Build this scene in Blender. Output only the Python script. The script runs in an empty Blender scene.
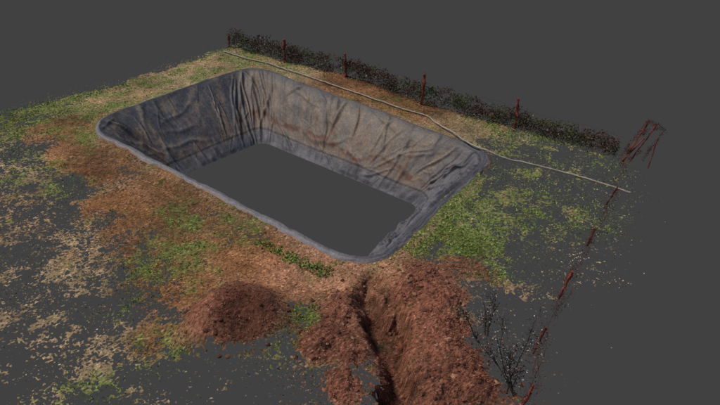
import bpy, math
import numpy as np
from mathutils import Vector, Matrix
rng=np.random.default_rng(7)
sc=bpy.context.scene

# ------------------------------------------------------------------ helpers
def lin(c):
    c=np.asarray(c,float)/255.0
    return np.where(c<=0.04045,c/12.92,((c+0.055)/1.055)**2.4)
_tabs={}
def vnoise(x,y,s,seed):
    if seed not in _tabs: _tabs[seed]=np.random.default_rng(seed+1000).random((256,256))
    T=_tabs[seed]
    x=np.asarray(x)/s+1000.3; y=np.asarray(y)/s+1000.7
    xi=np.floor(x).astype(int); yi=np.floor(y).astype(int)
    fx=x-xi; fy=y-yi; fx=fx*fx*(3-2*fx); fy=fy*fy*(3-2*fy)
    a=T[xi&255,yi&255]; b=T[(xi+1)&255,yi&255]; c=T[xi&255,(yi+1)&255]; d=T[(xi+1)&255,(yi+1)&255]
    return (a*(1-fx)+b*fx)*(1-fy)+(c*(1-fx)+d*fx)*fy
def fbm(x,y,s,seed,octv=4,g=0.55):
    r=0;w=1;t=0
    for i in range(octv):
        r=r+w*vnoise(x,y,s/(2**i),seed+i); t+=w; w*=g
    return r/t
def seg_dist(x,y,pts):
    best=np.full(np.shape(x),1e9)
    for (ax,ay),(bx,by) in zip(pts[:-1],pts[1:]):
        dx,dy=bx-ax,by-ay; L=dx*dx+dy*dy
        t=np.clip(((x-ax)*dx+(y-ay)*dy)/L,0,1)
        best=np.minimum(best,(x-ax-t*dx)**2+(y-ay-t*dy)**2)
    return np.sqrt(best)
def inside(x,y,poly):
    r=np.zeros(np.shape(x),bool); n=len(poly); j=n-1
    for i in range(n):
        xi,yi=poly[i]; xj,yj=poly[j]
        if yi!=yj:
            r^=((yi>y)!=(yj>y))&(x<(xj-xi)*(y-yi)/(yj-yi)+xi)
        j=i
    return r
def make_mesh(name,V,F,C,mat,smooth=False):
    V=np.asarray(V,np.float32); F=np.asarray(F,np.int32)
    m=bpy.data.meshes.new(name)
    k=F.shape[1]
    m.vertices.add(len(V)); m.vertices.foreach_set('co',V.ravel())
    m.loops.add(F.size); m.loops.foreach_set('vertex_index',F.ravel())
    m.polygons.add(len(F))
    m.polygons.foreach_set('loop_start',np.arange(0,F.size,k,dtype=np.int32))
    m.polygons.foreach_set('use_smooth',np.full(len(F),smooth))
    a=m.color_attributes.new('Col','FLOAT_COLOR','POINT')
    cc=np.ones((len(V),4),np.float32); cc[:,:3]=np.clip(C,0,1); a.data.foreach_set('color',cc.ravel())
    m.update(calc_edges=True); m.validate()
    o=bpy.data.objects.new(name,m); sc.collection.objects.link(o)
    m.materials.append(mat)
    return o
def col_mat(name,rough=0.95,nscale=30.0,namt=0.35,bump=0.0,bscale=25.0,spec=0.2,bdist=0.03):
    m=bpy.data.materials.new(name); m.use_nodes=True
    nt=m.node_tree; nd=nt.nodes; lk=nt.links
    b=nd['Principled BSDF']; b.inputs['Roughness'].default_value=rough
    b.inputs['Specular IOR Level'].default_value=spec
    at=nd.new('ShaderNodeAttribute'); at.attribute_name='Col'
    geo=nd.new('ShaderNodeTexCoord')
    n=nd.new('ShaderNodeTexNoise'); n.inputs['Scale'].default_value=nscale; n.inputs['Detail'].default_value=5; n.inputs['Roughness'].default_value=0.7
    lk.new(geo.outputs['Object'],n.inputs['Vector'])
    mr=nd.new('ShaderNodeMapRange'); mr.inputs['From Min'].default_value=0.3; mr.inputs['From Max'].default_value=0.7
    mr.inputs['To Min'].default_value=1-namt; mr.inputs['To Max'].default_value=1+namt
    lk.new(n.outputs['Fac'],mr.inputs['Value'])
    mx=nd.new('ShaderNodeVectorMath'); mx.operation='SCALE'
    lk.new(at.outputs['Color'],mx.inputs[0]); lk.new(mr.outputs['Result'],mx.inputs['Scale'])
    lk.new(mx.outputs['Vector'],b.inputs['Base Color'])
    if bump>0:
        n2=nd.new('ShaderNodeTexNoise'); n2.inputs['Scale'].default_value=bscale; n2.inputs['Detail'].default_value=4
        lk.new(geo.outputs['Object'],n2.inputs['Vector'])
        bp=nd.new('ShaderNodeBump'); bp.inputs['Strength'].default_value=bump; bp.inputs['Distance'].default_value=bdist
        lk.new(n2.outputs['Fac'],bp.inputs['Height']); lk.new(bp.outputs['Normal'],b.inputs['Normal'])
    return m
def tris_cloud(P,size,C,flat=0.0,stretch=1.0,up=None):
    n=len(P); size=np.broadcast_to(size,(n,))
    a=rng.normal(size=(n,3)); b=rng.normal(size=(n,3))
    a[:,2]*=(1-flat); b[:,2]*=(1-flat)
    a/=np.linalg.norm(a,axis=1)[:,None]+1e-6; b/=np.linalg.norm(b,axis=1)[:,None]+1e-6
    if up is not None:
        a=a*0.6; a[:,2]=up; 
    V=np.empty((n,3,3)); 
    V[:,0]=P+a*size[:,None]*stretch; V[:,1]=P+b*size[:,None]*0.5; V[:,2]=P-b*size[:,None]*0.5
    F=np.arange(n*3).reshape(n,3)
    return V.reshape(-1,3),F,np.repeat(C,3,axis=0)

# ------------------------------------------------------------------ pond outline (metres)
RIM=[(-14.55,33.15),(-6.63,41.35),(6.45,29.75),(0.45,20.75)]     # left, far, right, near
RR=[2.0,1.5,1.5,1.4]
FLO=[(-10.04,32.0),(-5.7,36.5),(2.95,29.4),(-0.30,24.0)]
FR=[0.7,0.6,0.6,0.6]
def rounded(poly,R,ns=260,na=60):
    pts=[];seg=[]
    n=len(poly)
    for i in range(n):
        p=np.array(poly[i],float); a=np.array(poly[i-1],float); b=np.array(poly[(i+1)%n],float); c=np.array(poly[(i+2)%n],float)
        def cut(q,pr,nx,r):
            u=(pr-q)/np.linalg.norm(pr-q); w=(nx-q)/np.linalg.norm(nx-q)
            half=math.acos(np.clip(u@w,-1,1))/2; d=r/math.tan(half)
            return q+u*d,q+w*d
        s0,s1=cut(p,a,b,R[i]); t0,_=cut(b,p,c,R[(i+1)%n])
        for k in range(na):
            t=k/na; pts.append((1-t)**2*s0+2*t*(1-t)*(p*0.75+0.25*(s0+s1)/2)+t*t*s1); seg.append(i+0.0)
        for k in range(ns):
            t=k/ns; pts.append(s1*(1-t)+t0*t); seg.append(i+0.5)
    return np.array(pts),np.array(seg)
rim,seg=rounded(RIM,RR); flo,_=rounded(FLO,FR)
N=len(rim)
tan=np.roll(rim,-1,0)-np.roll(rim,1,0); tan/=np.linalg.norm(tan,axis=1)[:,None]
nor=np.stack([-tan[:,1],tan[:,0]],1)
cen=rim.mean(0); 
if ((rim-cen)*nor).sum()<0: nor=-nor     # outward
dl=np.linalg.norm(np.roll(rim,-1,0)-rim,axis=1); arc=np.concatenate([[0],np.cumsum(dl)[:-1]]); PER=dl.sum()
wob=.20*(vnoise(arc,arc*0+9,3.1,190)-.5)+.13*(vnoise(arc,arc*0+5,1.2,191)-.5)+.06*(vnoise(arc,arc*0+5,.4,192)-.5)
edgefade=np.clip(np.minimum(arc,PER-arc)/1.5,0,1)
rim=rim+nor*(wob*edgefade)[:,None]
rim_poly=[tuple(q) for q in rim[::10]]

# ------------------------------------------------------------------ terrain fields
E=(126,89,60); T=(150,127,98); G=(92,104,58); R=(124,80,62); K=(148,106,80); Pp=(176,156,126)
ctrl=[(-18.3,33.3,.8,E,.9),(-22,31,.65,T,.6),(-16.6,35.9,.88,T,.8),(-13.3,37.6,1,T,.45),(-10,41.4,1,T,.4),(-8.8,43.6,1,T,.6),
(-14.7,30.4,.97,E,.12),(-14.6,32.9,.93,E,.5),(-16.2,29.4,.5,T,.6),(-15.2,25.8,.42,T,.2),(-13.3,26.8,.52,T,.5),(-12.6,28.4,.97,E,.08),
(-10,25.8,.97,E,.08),(-8.2,25.9,1,E,.2),(-7.2,23.1,.95,E,.45),(-9.5,22.8,.90,E,.2),(-11.9,22.8,.58,T,.1),(-13.2,22.1,.46,T,.1),
(-11.6,19.1,.46,T,.15),(-10,19.6,.5,T,.15),(-8.6,19.8,.80,E,.4),(-7.8,20.9,.88,E,.6),(-9.7,16.6,.36,T,.15),(-10.9,15.6,.16,T,.1),
(-9.8,14.4,.1,T,.2),(-7.6,17.1,.5,T,.3),(-7.4,15.5,.42,T,.6),(-6.4,17.4,.62,E,.45),(-5,15.3,.16,T,.2),(-3.6,14.6,.04,T,0),(-2.6,15.0,.10,T,0),
(-2.2,17.6,.82,E,.7),(-2.9,16.2,.4,T,.5),(-4.6,21.0,1,E,.15),(-5.9,20.5,.95,E,.3),(-2.5,19.9,1,K,.12),(-1.1,19.9,1,K,.05),(-1.2,18.2,.95,R,.12),(-1.3,16.6,.88,R,.1),(-1.9,15.2,.65,R,.1),
(-.4,14.8,.5,R,.15),(-.3,16.0,.8,R,.1),(.3,17.5,1,R,.05),(2.8,19.1,1,R,0),(2.6,16.6,1,R,0),(2.1,14.6,1,R,0),(3.2,14.6,.8,R,.05),(3.4,17.6,.75,R,.1),(4.3,16.4,.12,R,.1),(4.4,18.6,.2,T,.3),
(5.4,18.1,.05,T,0),(6.8,18.1,0,T,0),(4.1,20.9,.85,R,.45),(3.6,22.6,.9,E,.85),(4.9,24.6,.78,T,.9),(5.9,23.6,.76,T,.95),(5.3,21.5,.45,T,.75),(6.9,22,.2,T,.6),
(9.2,24.6,.68,T,.65),(8.8,21.5,.42,Pp,.2),(8.1,20.4,.2,Pp,.2),(7.2,27.2,.42,T,.85),(8,25.6,.5,T,.8),(8.6,29.2,.38,T,.85),(7.6,31.4,.8,T,.85),(10.7,28.4,.38,T,.85),
(11.3,25.8,.25,T,.6),(8,23.2,.45,T,.75),(4.9,33.2,1,T,.25),(2.2,35.7,1,E,.12),(-.6,38.7,1,E,.12),(-5,42,1,T,.5),(-18,24,.45,T,.2),(-16,19,.45,T,.2),(-13,15,.2,T,.2)]
CP=np.array([(c[0],c[1]) for c in ctrl]); CC=np.array([c[2] for c in ctrl]); CL=lin([c[3] for c in ctrl]); CG=np.array([c[4] for c in ctrl])
def fields(x,y):
    x=np.ravel(x); y=np.ravel(y)
    wx=x+1.3*(fbm(x,y,2.2,50,3)-.5)*2; wy=y+1.3*(fbm(x,y,2.2,60,3)-.5)*2
    cov=np.empty(len(x)); gr=np.empty(len(x)); col=np.empty((len(x),3))
    for s in range(0,len(x),60000):
        e=min(len(x),s+60000)
        d2=(wx[s:e,None]-CP[None,:,0])**2+(wy[s:e,None]-CP[None,:,1])**2
        w=1/(d2+0.25)**2; w/=w.sum(1)[:,None]
        cov[s:e]=w@CC; gr[s:e]=w@CG; col[s:e]=w@CL
    return cov,gr,col
OUT=[(-26,31.5),(-19.7,35.0),(-14.1,39.0),(-9.1,45.0),(-8.4,45.6),(-4.6,42.9),(-.7,40.6),(3.7,36.6),(8.3,33.3),(12.6,29.9),(12.4,26.5),(10.6,23.5),(9.2,20.2),(7.3,19.4),(5.0,14.0),(4.4,12.4),(-26,12.4)]
TR=[(0.20,20.45),(0.30,19.5),(0.62,18.4),(1.0,17.5),(0.95,16.5),(1.25,15.4),(1.05,14.3),(1.15,13.0)]
TR2=[(0.75,20.3),(1.15,19.0),(1.5,18.0),(1.55,16.9)]
MC=(-4.2,17.85)
mounds=[(MC[0],MC[1],1.85,1.25,2.9),(2.25,20.0,1.05,.45,2),(1.5,19.4,.5,.25,2),(3.1,18.9,.8,.3,2),(2.6,17.6,1.0,.42,2),(2.9,15.9,1.1,.38,2),(2.2,14.6,.9,.35,2),(-.6,18.6,.8,.25,2),(-1.3,16.8,.9,.32,2),(-.3,16.4,.6,.25,2),(-.5,15.0,.7,.25,2),(3.5,14.8,.6,.2,2)]
def height(x,y):
    z=0.22*(fbm(x,y,6,10,3)-.5)+0.10*(fbm(x,y,1.1,20,3)-.5)+0.04*(fbm(x,y,.25,30,2)-.5)
    soil=np.zeros(np.shape(x))
    for i,(mx,my,r,h,pw) in enumerate(mounds):
        d=np.hypot(x-mx,y-my)/r
        ang=np.arctan2(y-my,x-mx); d=d*(1+(.10 if i==0 else .25)*(vnoise(np.cos(ang)*1.5+mx,np.sin(ang)*1.5,1.0,77)-.5)*2)
        f=np.exp(-(d**pw)*1.5); z=z+h*f; soil=np.maximum(soil,np.clip(f*2.2-.25,0,1))
    big=np.exp(-(np.hypot(x-MC[0],y-MC[1])/1.9)**4)
    z=z+soil*(1-.8*big)*(0.42*(fbm(x,y,.6,40,4)-.5)+.12*(fbm(x,y,.14,45,2)-.5))+big*.10*(fbm(x,y,.35,47,4)-.5)
    d=np.hypot((x+3.75)/.7,(y-17.35)/.75); z=z-.50*np.exp(-d**2)
    xx=x+.75*(fbm(x,y,.9,35,4)-.5); yy=y
    dt=seg_dist(xx,yy,TR); w=.22+.36*np.exp(-((y-17.6)/.9)**2)+.14*np.clip((16.5-y),0,1)+.34*(fbm(x,y,.6,37,4)-.5)-.12*np.clip(y-19.4,0,1)
    dep=.42+.42*np.clip((20.3-y)/2,0,1)+.3*(fbm(x,y,.7,38,3)-.5)
    tr=1/(1+np.exp(np.clip((dt-w)/.10,-50,50))); z=z-dep*tr*np.clip((20.9-y)/.6,0,1)+.12*np.exp(-((dt-.7)/.25)**2)*np.clip((20.4-y)/.6,0,1)
    dt2=seg_dist(x+.6*(fbm(x,y,.7,36,3)-.5),y,TR2); tr2=1/(1+np.exp(np.clip((dt2-.13)/.07,-50,50))); z=z-.32*tr2
    dr=seg_dist(x,y,rim_poly+[rim_poly[0]])
    z=z+0.10*np.exp(-(dr/.9)**2)
    return z,soil,np.maximum(tr,.6*tr2),dr

# ------------------------------------------------------------------ terrain mesh
cs=0.052
xs=np.arange(-21.5,13,cs); ys=np.arange(12.8,46,cs)
X,Y=np.meshgrid(xs,ys,indexing='ij'); nx,ny=X.shape
X=X+rng.uniform(-.42,.42,X.shape)*cs; Y=Y+rng.uniform(-.42,.42,Y.shape)*cs
x=X.ravel(); y=Y.ravel()
cov,gr,col=fields(x,y)
z,soil,trn,dr=height(x,y)
def green_amt(x,y,gr):
    n=fbm(x,y,1.3,80,5,.8)
    zsc=(n-.5)/.10
    return 1/(1+np.exp(-(zsc+ (gr-.5)*5.5)*1.8))
def colour(x,y,gr,col,soil,trn,dr):
    c=col.copy()
    v=fbm(x,y,2.4,90,6,.8)-.5
    c*=np.clip(1+2.2*v,.3,2)[:,None]
    wm=np.clip((fbm(x,y,3.0,99,4,.7)-.42)*4,0,1)[:,None]; c=c*(1+wm*np.array([.06,-.04,-.13]))
    g=green_amt(x,y,gr)*np.clip(1-soil*1.3,0,1)
    gc=lin((94,112,52))[None]*(0.6+.9*rng.random(len(x)))[:,None]
    g=g*.85*np.clip(.25+1.4*fbm(x,y,.3,84,3,.8),0,1)
    c=c*(1-g[:,None])+gc*g[:,None]
    s=np.clip(soil,0,1)[:,None]; sc_=lin((122,77,59))[None]*(.3+1.4*fbm(x,y,.7,95,5,.8))[:,None]
    c=c*(1-.85*s)+sc_*.85*s
    e=(np.exp(-((dr-.52)/.13)**2)*np.clip(2.2*fbm(x,y,.8,98,3)-.5,0,1))[:,None]; c=c*(1-.45*e)+lin((156,126,98))*.45*e
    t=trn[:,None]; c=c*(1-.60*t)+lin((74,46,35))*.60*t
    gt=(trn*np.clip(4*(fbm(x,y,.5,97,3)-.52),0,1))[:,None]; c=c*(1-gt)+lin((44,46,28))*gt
    r=rng.random(len(x)); c*=(0.55+.9*r)[:,None]
    k=rng.random(len(x)); c=np.where((k>.95)[:,None],c*1.75+.03,c); c=np.where((k<.09)[:,None],c*.38,c)
    return c
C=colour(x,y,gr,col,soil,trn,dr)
dd=np.hypot((x+3.8)/1.0,(y-17.55)/1.15); f=(np.exp(-(dd/1.0)**5)*.9)[:,None]; C=C*(1-f)+(C*.36+lin((84,42,31))*.38)*f  # mound hollow: dark red soil, with its shade painted into the colour
n=fbm(x,y,1.7,110,7,.92); zs=(n-n.mean())/n.std()
zs2=.76*zs+.65*rng.normal(size=len(x))
ph=1/(1+np.exp(-1.7*zs2))
cov2=np.clip(cov+soil*.6+trn,0,1)
inout=inside(x,y,OUT); ragged=seg_dist(x,y,OUT+[OUT[0]])
cov2=np.where(inout,cov2*np.clip(ragged/.5+.2,0,1),cov2*np.clip(.4-ragged,0,1)*.8)
cov2=np.maximum(cov2,np.where(inout&(dr<.9)&(x<5.5),.985,0))
keep=(cov2*1.03>ph)
inpond=inside(x,y,rim_poly)
keep&=~(inpond&(dr>.12))
keep=keep.reshape(nx,ny)
idx=np.arange(nx*ny).reshape(nx,ny)
fk=keep[:-1,:-1]&keep[1:,:-1]&keep[:-1,1:]&keep[1:,1:]
q=np.stack([idx[:-1,:-1][fk],idx[1:,:-1][fk],idx[1:,1:][fk],idx[:-1,1:][fk]],1)
F=np.concatenate([q[:,[0,1,2]],q[:,[0,2,3]]])
cnt=keep[:-1,:-1].astype(int)+keep[1:,:-1]+keep[:-1,1:]+keep[1:,1:]
pk=(cnt==3)
qq=np.stack([idx[:-1,:-1][pk],idx[1:,:-1][pk],idx[1:,1:][pk],idx[:-1,1:][pk]],1); kf=keep.ravel()[qq]
miss=np.argmin(kf,axis=1); rows=np.arange(len(qq))
F=np.concatenate([F,np.stack([qq[rows,(miss+1)%4],qq[rows,(miss+2)%4],qq[rows,(miss+3)%4]],1)])
used=np.unique(F); remap=-np.ones(nx*ny,int); remap[used]=np.arange(len(used))
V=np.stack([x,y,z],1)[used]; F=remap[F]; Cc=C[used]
M=400000
px=rng.uniform(-21.5,13,M); py=rng.uniform(12.8,46,M)
pc,pg,pcol=fields(px,py); pz,ps,pt,pdr=height(px,py)
ins=inside(px,py,OUT); edge=seg_dist(px,py,OUT+[OUT[0]])
pc=np.where(ins,pc,pc*np.exp(-edge/.3)*.7)
n2=fbm(px,py,1.0,140,5,.85); n2=np.clip((n2-.36)/.26,0,1)**1.2
pk=(rng.random(M)<np.where(pc>.9,.13,pc*n2*1.15))&~(inside(px,py,rim_poly))&(pdr>.3)
px,py,pz,pg,pcol,ps,pt,pdr,pc=px[pk],py[pk],pz[pk],pg[pk],pcol[pk],ps[pk],pt[pk],pdr[pk],pc[pk]
pC=colour(px,py,pg,pcol,ps,pt,pdr)*(.6+.75*rng.random(len(px)))[:,None]
P3=np.stack([px,py,pz+np.abs(rng.normal(0,.025,len(px)))],1)
v2,f2,c2=tris_cloud(P3,rng.uniform(.025,.07,len(px)),pC,flat=.6)
V=np.concatenate([V,v2]); F=np.concatenate([F,f2+len(Cc)]); Cc=np.concatenate([Cc,c2])
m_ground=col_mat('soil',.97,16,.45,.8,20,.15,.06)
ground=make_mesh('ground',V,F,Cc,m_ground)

# ------------------------------------------------------------------ clods and stones on the spoil
def blob_set(name,pts,mat,cols,smin,smax):
    import bmesh
    bm=bmesh.new(); bmesh.ops.create_icosphere(bm,subdivisions=1,radius=1)
    bv=np.array([v.co[:] for v in bm.verts]); bf=np.array([[v.index for v in f.verts] for f in bm.faces]); bm.free()
    VV=[];FF=[];CX=[]
    for i,(a,b,c) in enumerate(pts):
        s=smin+(smax-smin)*rng.random()**4
        w=bv*(1+.35*rng.normal(size=(len(bv),1))*.6)*np.array([1,rng.uniform(.6,1),rng.uniform(.4,.8)])*s
        th=rng.uniform(0,6.28); r=np.array([[math.cos(th),-math.sin(th),0],[math.sin(th),math.cos(th),0],[0,0,1]])
        VV.append(w@r.T+[a,b,c]); FF.append(bf+i*len(bv)); CX.append(np.repeat([cols[i]],len(bv),0))
    return make_mesh(name,np.concatenate(VV),np.concatenate(FF),np.concatenate(CX),mat)
m_clod=col_mat('clod_soil',.97,18,.4,.6,30)
qx=rng.uniform(-6.5,4.6,9000); qy=rng.uniform(13.5,21.2,9000)
hz,so,tt,drr=height(qx,qy)
nearbig=np.hypot(qx-MC[0],qy-MC[1])<1.95
kk=(so>.15)&(rng.random(9000)<np.where(nearbig,.10,.30))&(tt<.8)|((rng.random(9000)<.06)&(qx>-2.2)&(qx<3.6)&(drr>.5))
qx,qy,hz,nb=qx[kk],qy[kk],hz[kk],nearbig[kk]
cl=np.array([lin((118,75,57)) if rng.random()<.7 else lin((156,114,88)) for _ in qx])*(.45+.75*rng.random(len(qx)))[:,None]
cl[nb]*=.7
blob_set('soil_clods',np.stack([qx,qy,hz],1),m_clod,cl,.015,.12)

# ------------------------------------------------------------------ pond liner
NR=130
su=arc
grey=lin((92,91,95)); dark=lin((54,53,57)); dust=lin((129,112,95)); brown=lin((94,58,40)); pale=lin((126,121,124))
side=np.floor(seg).astype(int)
wA,wB,wC,wD=[(side==k).astype(float) for k in range(4)]
ker=np.hanning(61); ker/=ker.sum()
sm=lambda w: np.convolve(np.concatenate([w[-40:],w,w[:40]]),ker,'same')[40:-40]
wA,wB,wC,wD=map(sm,(wA,wB,wC,wD))
flap=12; NW=NR-flap
Tw=np.linspace(0,1,NW); SL=3.8
S2=su[None,:].repeat(NW,0); T2=(Tw*SL)[:,None].repeat(N,1)
Hc=np.zeros((NW,N)); Shade=np.zeros((NW,N))
corner_s=[su[(seg==k).nonzero()[0]].mean() for k in range(4)]
cr=[]
rc_=np.random.default_rng(33)
for _ in range(85):       # soft down-slope folds
    s0=rc_.uniform(0,PER); t0=rc_.uniform(-.5,1.8); L=rc_.uniform(1.0,3.6); a=rc_.normal(math.pi/2,.30); cr.append((s0,t0,a,L,rc_.uniform(.05,.14),rc_.uniform(.03,.085),rc_.normal(0,.08)))
for _ in range(40):       # diagonal and sagging folds
    s0=rc_.uniform(0,PER); t0=rc_.uniform(.1,3.0); L=rc_.uniform(1.2,4.5); a=rc_.choice([1,-1])*rc_.uniform(.05,.7)+(0 if rc_.random()<.5 else math.pi); cr.append((s0,t0,a,L,rc_.uniform(.05,.13),rc_.uniform(.03,.07),rc_.normal(0,.10)))
for _ in range(110):      # fine sharp wrinkles
    s0=rc_.uniform(0,PER); t0=rc_.uniform(0,3.4); L=rc_.uniform(.3,1.3); a=rc_.uniform(0,math.pi); cr.append((s0,t0,a,L,rc_.uniform(.02,.04),rc_.uniform(.012,.032),rc_.normal(0,.3)))
for cs_ in corner_s:      # gathers fanning out of the corners
    for k in range(9):
        s0=cs_+rc_.uniform(-1.5,1.5); a=math.pi/2-(s0-cs_)*.30+rc_.normal(0,.12); cr.append((s0,rc_.uniform(0,.7),a,rc_.uniform(1.6,3.2),rc_.uniform(.06,.12),rc_.uniform(.05,.11),rc_.normal(0,.05)))
for k in range(20):       # long lengthwise folds on the right-hand slope
    i0=su[(seg==2.5).nonzero()[0]]; s0=rc_.uniform(i0[0]-.5,i0[-1]-3); cr.append((s0,rc_.uniform(.3,3.4),rc_.normal(0,.06),rc_.uniform(3,7),rc_.uniform(.05,.10),rc_.uniform(.07,.15),rc_.normal(0,.03)))
for s0,t0,a,L,w,h,cv in cr:
    for off in ((0,) if 2<s0<PER-2 else (-PER,0,PER)):
        sel=np.where(np.abs(su-s0-off)<L+1.2)[0]
        if len(sel)==0: continue
        ds=S2[:,sel]-s0-off; dt_=T2[:,sel]-t0
        u=ds*math.cos(a)+dt_*math.sin(a); v=-ds*math.sin(a)+dt_*math.cos(a)-cv*(u-L/2)**2*.5-.05*np.sin(u*3+s0)
        m_=(u>-.3)&(u<L+.3)
        env=np.where(m_,np.clip(np.sin(np.clip((u+.3)/(L+.6),0,1)*math.pi),0,1)**.7,0)
        ridge=np.exp(-(v/w)**2); Hc[:,sel]+=h*env*ridge-.35*h*env*np.exp(-((v+2.2*w)/(2*w))**2)
        Shade[:,sel]+=env*ridge*.25
Seam=np.zeros((NW,N))
for s0 in np.arange(3.1,PER,3.9):   # welded seams between sheet strips
    v=S2-s0-.05*np.sin(T2*1.7+s0)
    Hc+=.018/(1+np.exp(np.clip(-v/.02,-50,50)))*np.exp(-np.clip(v,0,9)/.5); Seam+=np.exp(-(v/.035)**2)
Hc+=.30*(fbm(S2,T2,2.4,214,3)-.5)+.08*(fbm(S2,T2,.6,217,3)-.5)
fade=np.clip(Tw/.07,0,1)*np.clip((1-Tw)/.05,0.15,1)
Hc=Hc*fade[:,None]*(1-.75*wD)[None,:]
rows=[];cols=[]
for j in range(NR):
    if j<flap:
        t=j/flap; off=.34*(1-t)+.24*(vnoise(su,su*0+3,1.3,201)-.5)*(1-t)+.10*(vnoise(su,su*0+3,.35,204)-.5)*(1-t)
        p=rim+nor*off[:,None]
        zz=.0+.15*np.sin(t*math.pi/2)+.04*(vnoise(su,su*0+j*.2,.35,202)-.5)
        zz=zz+height(p[:,0],p[:,1])[0]*.6-.07*(1-t)
        rows.append(np.stack([p[:,0],p[:,1],zz],1))
    else:
        t=Tw[j-flap]
        p=rim*(1-t)+flo*t
        if j==flap: zc=height(rim[:,0],rim[:,1])[0]*.6+.15
        prof=t**1.12
        zz=zc*(1-t)-2.62*prof
        zz=zz+wC*.16*np.sin(np.clip((t-.05)/.3,0,1)*math.pi*2)
        h=Hc[j-flap]
        rows.append(np.stack([p[:,0]-nor[:,0]*.6*h,p[:,1]-nor[:,1]*.6*h,zz+.8*h],1))
    st=fbm(su,su*0+t*2.4,1.4,220,5,.7); st2=fbm(su,su*0+t*.7,.28,225,3); st3=fbm(su,su*0+t*3.8,.5,227,5,.75)
    base=grey[None]*(.50+.95*st)[:,None]
    if j<flap:
        c=pale[None]*(.45+.75*st3)[:,None]
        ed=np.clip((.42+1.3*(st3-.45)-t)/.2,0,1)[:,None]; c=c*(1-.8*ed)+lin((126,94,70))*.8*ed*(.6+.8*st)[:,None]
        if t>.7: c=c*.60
    else:
        d_amt=wB*np.clip(.05+1.3*st+.2*(t>.15)*(t<.8)-.25*(t>.8),0,1)+wA*np.clip(2.8*(st3-.46)+.12,0,.65)+.12*wC+.12*wD
        d_amt=np.clip(d_amt*(.2+1.4*st2),0,.92)
        c=base*(1-.28*wA-.05*wC)[:,None]*(1-d_amt[:,None])+dust[None]*(.5+.8*st3)[:,None]*d_amt[:,None]  # far-left wall's shade put into the sheet colour; dust laid over it
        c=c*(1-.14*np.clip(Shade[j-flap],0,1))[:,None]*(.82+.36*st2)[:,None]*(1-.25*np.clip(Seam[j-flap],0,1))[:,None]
        lv=t-.70-.10*(vnoise(su,su*0,1.6,230)-.5)*2
        stn=(np.clip(1-np.abs(lv)/.05,0,1)**.6*np.clip(3.5*(vnoise(su,su*0+t*9,.45,231)-.25),0,1)+.5*np.clip(1-np.abs(lv-.05)/.14,0,1)*np.clip(3*(st3-.36),0,1))*(wB*1.0+.35*wA)
        # streaks running down from the rim
        stn=stn+.45*np.clip((st2-.60)/.12,0,1)*(wB+.5*wA)*np.clip(1-np.abs(t-.45)/.4,0,1)
        stn=np.clip(stn,0,1)*.9
        c=c*(1-stn[:,None])+brown[None]*(.6+.7*st2)[:,None]*stn[:,None]
        if t>.83:
            k=min(1,(t-.83)/.03)
            wl=lin((88,87,91))[None]*(.35+1.15*vnoise(su,su*0+t*2,.22,232))[:,None]
            c=c*(1-.75*k)+wl*.75*k
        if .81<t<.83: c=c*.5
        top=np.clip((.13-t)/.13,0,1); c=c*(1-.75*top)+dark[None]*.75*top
    cols.append(c)
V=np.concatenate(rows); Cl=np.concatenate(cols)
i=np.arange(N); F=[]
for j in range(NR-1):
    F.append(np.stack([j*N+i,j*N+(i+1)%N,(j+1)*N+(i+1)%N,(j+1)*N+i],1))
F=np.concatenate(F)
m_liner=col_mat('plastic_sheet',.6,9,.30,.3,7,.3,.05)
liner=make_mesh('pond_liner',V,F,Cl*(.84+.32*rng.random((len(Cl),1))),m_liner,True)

# ------------------------------------------------------------------ grass / weeds
M=320000
gx=rng.uniform(-21.5,12.5,M); gy=rng.uniform(13,45.5,M)
gc,gg,_c=fields(gx,gy); gz,gs,gt,gdr=height(gx,gy)
ga=green_amt(gx,gy,gg); cl2=fbm(gx,gy,.6,300,5,.85)
strip=seg_dist(gx,gy,[(-3.9,22.6),(-2.6,21.6),(-1.3,20.8)])+.25*(fbm(gx,gy,.5,320,3)-.5)
strip2=seg_dist(gx,gy,[(2.3,22.0),(3.3,23.4),(4.6,25.2)]); strip3=seg_dist(gx,gy,[(-20,34.4),(-17,36.2),(-14,38.4)])
prob=ga*np.clip((cl2-.50)/.12,0,1)*np.clip(gc*1.6,0,1)*.5*np.clip((gg-.12)*3,0,1)
prob=np.maximum(prob,.95*np.clip(1.25-strip/.30,0,1)); prob=np.maximum(prob,.5*np.clip(1-strip2/.45,0,1)); prob=np.maximum(prob,.6*np.clip(1-strip3/.5,0,1))
prob=np.maximum(prob,.6*np.clip((fbm(gx,gy,.42,330,2,.5)-.77)/.05,0,1)*(gc>.5))
ok=(rng.random(M)<prob)&~inside(gx,gy,rim_poly)&(gs<.3)&(gt<.4)&(gdr>.40)&inside(gx,gy,OUT)
gx,gy,gz,strip=gx[ok],gy[ok],gz[ok],strip[ok]
hh=rng.uniform(.03,.10,len(gx)); hh=np.where(strip<.5,hh*1.4,hh)
cg=lin((112,142,62))[None]*(.45+1.0*rng.random((len(gx),1)))*(.5+1.0*fbm(gx,gy,1.0,310,3))[:,None]
yl=rng.random(len(gx))<.2; cg[yl]=lin((168,168,104))*(.6+.6*rng.random((yl.sum(),1)))
br=strip<.5; cg[br]=lin((102,144,56))*(.5+.9*rng.random((br.sum(),1)))
v,f,c=tris_cloud(np.stack([gx,gy,gz+.02],1),hh*1.1,cg,up=.6)
m_leaf=col_mat('leaf',.8,15,.2)
make_mesh('grass',v,f,c,m_leaf)

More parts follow.
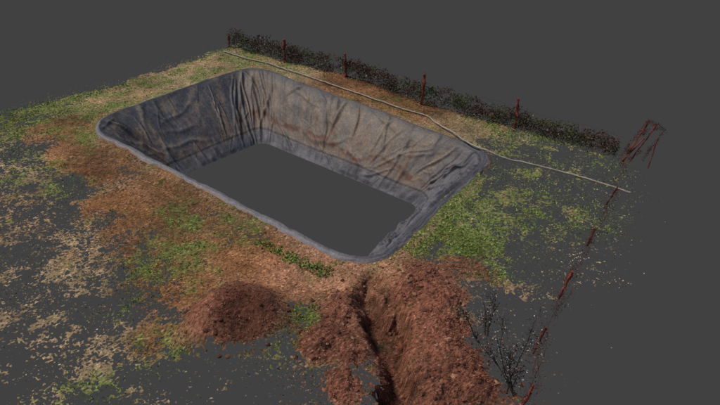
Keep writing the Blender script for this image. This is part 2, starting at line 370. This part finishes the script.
# ------------------------------------------------------------------ hedge along the far boundary
FL=np.array([(-8.7,45.3),(-4.7,42.45),(-.8,40.1),(3.5,36.1),(8.1,32.9),(12.5,29.6)])
sl=np.linalg.norm(np.diff(FL,axis=0),axis=1); cl_=np.concatenate([[0],np.cumsum(sl)]); TL=cl_[-1]
def along(s): return np.stack([np.interp(s,cl_,FL[:,0]),np.interp(s,cl_,FL[:,1])],1)
fd=(FL[-1]-FL[0])/np.linalg.norm(FL[-1]-FL[0]); fn=np.array([-fd[1],fd[0]]); fn=fn if fn[1]>0 else -fn
M=66000
s=rng.uniform(0,TL*.99,M); top=.38+1.15*fbm(s,s*0,1.1,400,5,.85)*np.clip(1.25-.4*s/TL,0,2); u=rng.random(M)**.85
dens=np.clip(2.6*(fbm(s,u*1.5,.8,410,5,.85)-.31),0,1)
wid=rng.normal(.20,.28,M)*(1-.4*u)
ok=rng.random(M)<dens*(1-.45*u); s,u,top,wid=s[ok],u[ok],top[ok],wid[ok]
pp=along(s)+fn[None]*wid[:,None]
P3=np.column_stack([pp,u*top*1.0+.02])
hc=np.where((fbm(s,u*2,.7,420,3)>.56)[:,None],lin((76,82,46)),lin((82,60,46)))*(.3+1.2*rng.random((len(s),1)))
w=rng.random(len(s))<.05; hc[w]=lin((150,130,108))
v,f,c=tris_cloud(P3,rng.uniform(.035,.11,len(s)),hc)
make_mesh('hedge',v,f,c,m_leaf)

# ------------------------------------------------------------------ tubes (posts, wires, pipe, twigs)
def tube(pts,rad,sides=7,jit=0.0):
    pts=np.asarray(pts,float); n=len(pts); rad=np.broadcast_to(rad,(n,)).astype(float)
    V=[];
    for k in range(n):
        d=pts[min(k+1,n-1)]-pts[max(k-1,0)]; d/=np.linalg.norm(d)
        a=np.cross(d,[0,0,1.0]) if abs(d[2])<.9 else np.cross(d,[1.0,0,0]); a/=np.linalg.norm(a); b=np.cross(d,a)
        for m in range(sides):
            th=2*math.pi*m/sides; r=rad[k]*(1+jit*rng.normal())
            V.append(pts[k]+r*(a*math.cos(th)+b*math.sin(th)))
    F=[]
    for k in range(n-1):
        for m in range(sides):
            F.append((k*sides+m,k*sides+(m+1)%sides,(k+1)*sides+(m+1)%sides)); F.append((k*sides+m,(k+1)*sides+(m+1)%sides,(k+1)*sides+m))
    for m in range(1,sides-1):
        F.append((0,m+1,m)); o=(n-1)*sides; F.append((o,o+m,o+m+1))
    return np.array(V),np.array(F)
def join(parts):
    V=[];F=[];C=[];o=0
    for v,f,c in parts:
        V.append(v);F.append(np.asarray(f)+o);C.append(np.broadcast_to(c,(len(v),3)));o+=len(v)
    return np.concatenate(V),np.concatenate(F),np.concatenate(C)
m_rust=col_mat('rusted_post',.9,14,.5,.6,20)
m_wire=col_mat('wire',.8,20,.3)
def empty(name,loc=(0,0,0)):
    e=bpy.data.objects.new(name,None); e.location=loc; sc.collection.objects.link(e); return e
def child(o,p): o.parent=p
rust=lin((130,66,52)); rustd=lin((84,48,41))
def post(x,y,h,lean=(0,0),r=.06):
    n=9; t=np.linspace(0,1,n); 
    pts=np.stack([x+lean[0]*t+rng.normal(0,.012,n),y+lean[1]*t+rng.normal(0,.012,n),-.15+(h+.15)*t],1)
    v,f=tube(pts,r*(1+.25*rng.normal(size=n)),7,.18)
    c=rust[None]*(.4+.9*rng.random((len(v),1)))
    return v,f,c
def fragments(pts,n,spread,size,colr):
    i=rng.integers(0,len(pts),n); P=np.asarray(pts)[i]+rng.normal(0,spread,(n,3))
    return tris_cloud(P,rng.uniform(size*.5,size*1.3,n),colr[None]*(.4+1.1*rng.random((n,1))))
fence=empty('wire_fence')
hts=[.8,1.5,1.45,1.75,1.7,0]
k=0
for (a,b),h in zip(FL,hts):
    if h==0: continue
    k+=1
    parts=[post(a-fn[0]*.1,b-fn[1]*.1,h,(rng.normal(0,.06),0),.07)]
    v0=parts[0][0]; parts.append(fragments(v0,90,.05,.06,rust))
    child(make_mesh(f'post_{k}',*join(parts),m_rust),fence)
parts=[]
for hgt in (.45,.8,1.15):
    t=np.linspace(0,TL,90); q=along(t); zz=hgt+.05*np.sin(t*1.3+hgt)+.03*rng.normal(size=90)
    v,f=tube(np.column_stack([q,zz]),.006,4); parts.append((v,f,rustd[None]*.8))
child(make_mesh('wires',*join(parts),m_wire),fence)

# right-hand boundary fence, broken, running towards the viewer
RF=np.array([(12.5,29.4),(10.6,25.6),(9.0,22.6),(7.05,19.3),(5.6,16.6),(4.75,14.3)])
fence2=empty('wire_fence.001')
k=0
for (a,b),(h,lean) in zip(RF,[(1.95,(1.0,.3)),(.7,(.4,.1)),(.6,(.2,.1)),(1.05,(.35,.1)),(.8,(.3,.2)),(.9,(.25,0))]):
    k+=1; p=post(a,b,h,lean,.045 if k<5 else .04)
    if k in (2,3,5): p=(p[0],p[1],p[2]*.6)
    child(make_mesh(f'post_{k}',*join([p,fragments(p[0],110,.09,.05,rust if k in (1,4) else rustd)]),m_rust),fence2)
p1=post(12.9,29.5,1.8,(.95,.1),.035); p2=post(12.35,29.3,1.0,(1.1,.4),.03); p3=post(13.6,28.9,1.3,(.25,.3),.03)
frag=[]
n=4200; u=rng.random(n); w=rng.random(n)
A=np.array([12.2,29.3,.1]);B=np.array([13.4,29.6,2.1]);Cq=np.array([14.1,29.1,1.8]);D=np.array([13.3,28.9,.3])
Pq=(1-u)[:,None]*((1-w)[:,None]*A+w[:,None]*B)+u[:,None]*((1-w)[:,None]*D+w[:,None]*Cq)
keepn=(vnoise(u*6,w*6,1,500)>.52)|(np.abs(u-.5)>.42)|(w>.92); Pq=Pq[keepn]
frag.append(tris_cloud(Pq+rng.normal(0,.035,Pq.shape),rng.uniform(.025,.06,len(Pq)),rustd[None]*(.5+1.0*rng.random((len(Pq),1)))))
child(make_mesh('corner_brace',*join([p1,p2,p3]+frag),m_rust),fence2)
rl=np.linalg.norm(np.diff(RF,axis=0),axis=1); rc=np.concatenate([[0],np.cumsum(rl)])
parts=[]
for hgt,r in ((.25,.008),(.55,.010),(.85,.008)):
    t=np.linspace(0,rc[-1],160)
    q=np.column_stack([np.interp(t,rc,RF[:,0])+.25+.12*np.sin(t*1.7+hgt*5),np.interp(t,rc,RF[:,1]),hgt+.14*np.sin(t*.9+hgt*3)+.04*rng.normal(size=160)])
    for a in range(0,160,8):
        if rng.random()<.62:
            v,f=tube(q[a:a+9],r,4); parts.append((v,f,rustd[None]))
            parts.append(fragments(q[a:a+9],rng.integers(10,60),.09,.045,rustd if rng.random()<.6 else lin((50,44,40))))
child(make_mesh('wires',*join(parts),m_wire),fence2)

# water pipe lying along the far bank and over the right-hand corner of the pond
m_pipe=col_mat('pipe_plastic',.6,12,.3)
pp=np.array([(-9.0,44.3),(-7.4,42.9),(-5.6,41.9),(-2.5,39.2),(-.6,37.6),(2.0,35.5),(3.7,34.3),(4.4,32.4),(5.0,31.1),(5.7,30.2),(6.6,29.6),(7.5,29.2),(9.2,28.2),(11.3,26.9),(12.0,26.3)])
L=np.concatenate([[0],np.cumsum(np.linalg.norm(np.diff(pp,axis=0),axis=1))]); t=np.linspace(0,L[-1],200)
kk=np.hanning(9); kk/=kk.sum()
smo=lambda a: np.convolve(np.concatenate([np.full(4,a[0]),a,np.full(4,a[-1])]),kk,'valid')
qx_=smo(np.interp(t,L,pp[:,0]))+.05*np.sin(t*1.1); qy_=smo(np.interp(t,L,pp[:,1]))+.06*np.sin(t*.8)
qz_,_,_,qd=height(qx_,qy_); qz_=qz_+.08+.16*np.clip(1.2-qd,0,1)
v,f=tube(np.column_stack([qx_,qy_,qz_]),.042,8)
make_mesh('water_pipe',v,f,lin((164,150,132))[None]*(.55+.55*rng.random((len(v),1))),m_pipe,True)

# dead shrub, near right
def branch(p,d,L,r,parts,tips,depth):
    n=6; pts=[np.array(p,float)]; d=np.array(d,float)
    for _ in range(n):
        d=d+rng.normal(0,.12,3)+[0,0,.03]; d/=np.linalg.norm(d); pts.append(pts[-1]+d*L/n)
    v,f=tube(pts,np.linspace(r,r*.45,n+1),5,.2); parts.append((v,f,lin((70,60,52))[None]*(.3+.7*rng.random())))
    tips.extend(pts[1:])
    if depth>0:
        for _ in range(3):
            k=rng.integers(1,n+1); branch(pts[k],d+rng.normal(0,.45,3)+[0,0,.2],L*.45,r*.5,parts,tips,depth-1)
m_twig=col_mat('bark',.9,15,.4)
def shrub(name,x,y,dirs,L,nfr):
    parts=[];tips=[]
    for d in dirs: branch((x+rng.normal(0,.15),y+rng.normal(0,.15),-.05),d,L*rng.uniform(.7,1.15),.028,parts,tips,2)
    parts.append(fragments(tips,nfr,.10,.05,lin((50,44,38)))); parts.append(fragments(tips,nfr//3,.13,.04,lin((180,172,168))))
    parts.append(fragments(tips,nfr//4,.13,.045,lin((110,74,60))))
    make_mesh(name,*join(parts),m_twig)
shrub('dead_shrub',4.5,14.8,[(-.45,.6,1),(-.2,.8,1.2),(-.7,.3,.7),(.3,.7,1)],1.6,1000)
shrub('dead_shrub.001',4.05,17.3,[(-.1,.5,1),(.2,.6,.8),(-.4,.1,.7)],1.15,600)

# ------------------------------------------------------------------ background sheet
bpy.ops.mesh.primitive_plane_add(size=4000,location=(0,0,-40)); bg=bpy.context.object; bg.name='background'
m=bpy.data.materials.new('viewer_grey'); m.use_nodes=True; b=m.node_tree.nodes['Principled BSDF']
b.inputs['Base Color'].default_value=(0,0,0,1); b.inputs['Specular IOR Level'].default_value=0; b.inputs['Roughness'].default_value=1
g=lin((65,65,66)); b.inputs['Emission Color'].default_value=(*g,1); b.inputs['Emission Strength'].default_value=1  # plain viewer grey is self-lit, so the sheet shows no shadows
bg.data.materials.append(m)

# ------------------------------------------------------------------ light
el=math.radians(56); az=math.radians(-75)
w=bpy.data.worlds.new('World'); sc.world=w; w.use_nodes=True
nt=w.node_tree; sky=nt.nodes.new('ShaderNodeTexSky'); sky.sky_type='NISHITA'; sky.sun_disc=False
sky.sun_elevation=el; sky.sun_rotation=az
nt.links.new(sky.outputs['Color'],nt.nodes['Background'].inputs['Color']); nt.nodes['Background'].inputs['Strength'].default_value=.08
sd=bpy.data.lights.new('sun','SUN'); sd.energy=2.65; sd.angle=math.radians(12); sd.color=(1,.95,.88)
so_=bpy.data.objects.new('sun',sd); sc.collection.objects.link(so_)
dirv=Vector((math.sin(az)*math.cos(el),math.cos(az)*math.cos(el),math.sin(el)))
so_.rotation_euler=dirv.to_track_quat('Z','Y').to_euler()

# ------------------------------------------------------------------ camera
cd=bpy.data.cameras.new('camera'); cam=bpy.data.objects.new('camera',cd); sc.collection.objects.link(cam)
cam.location=(0,0,16); cam.rotation_euler=(math.radians(90-32),0,0)
cd.sensor_width=36; cd.lens=36*700/720; cd.clip_end=10000
sc.camera=cam
sc.view_settings.view_transform='Standard'; sc.view_settings.look='None'; sc.view_settings.exposure=0
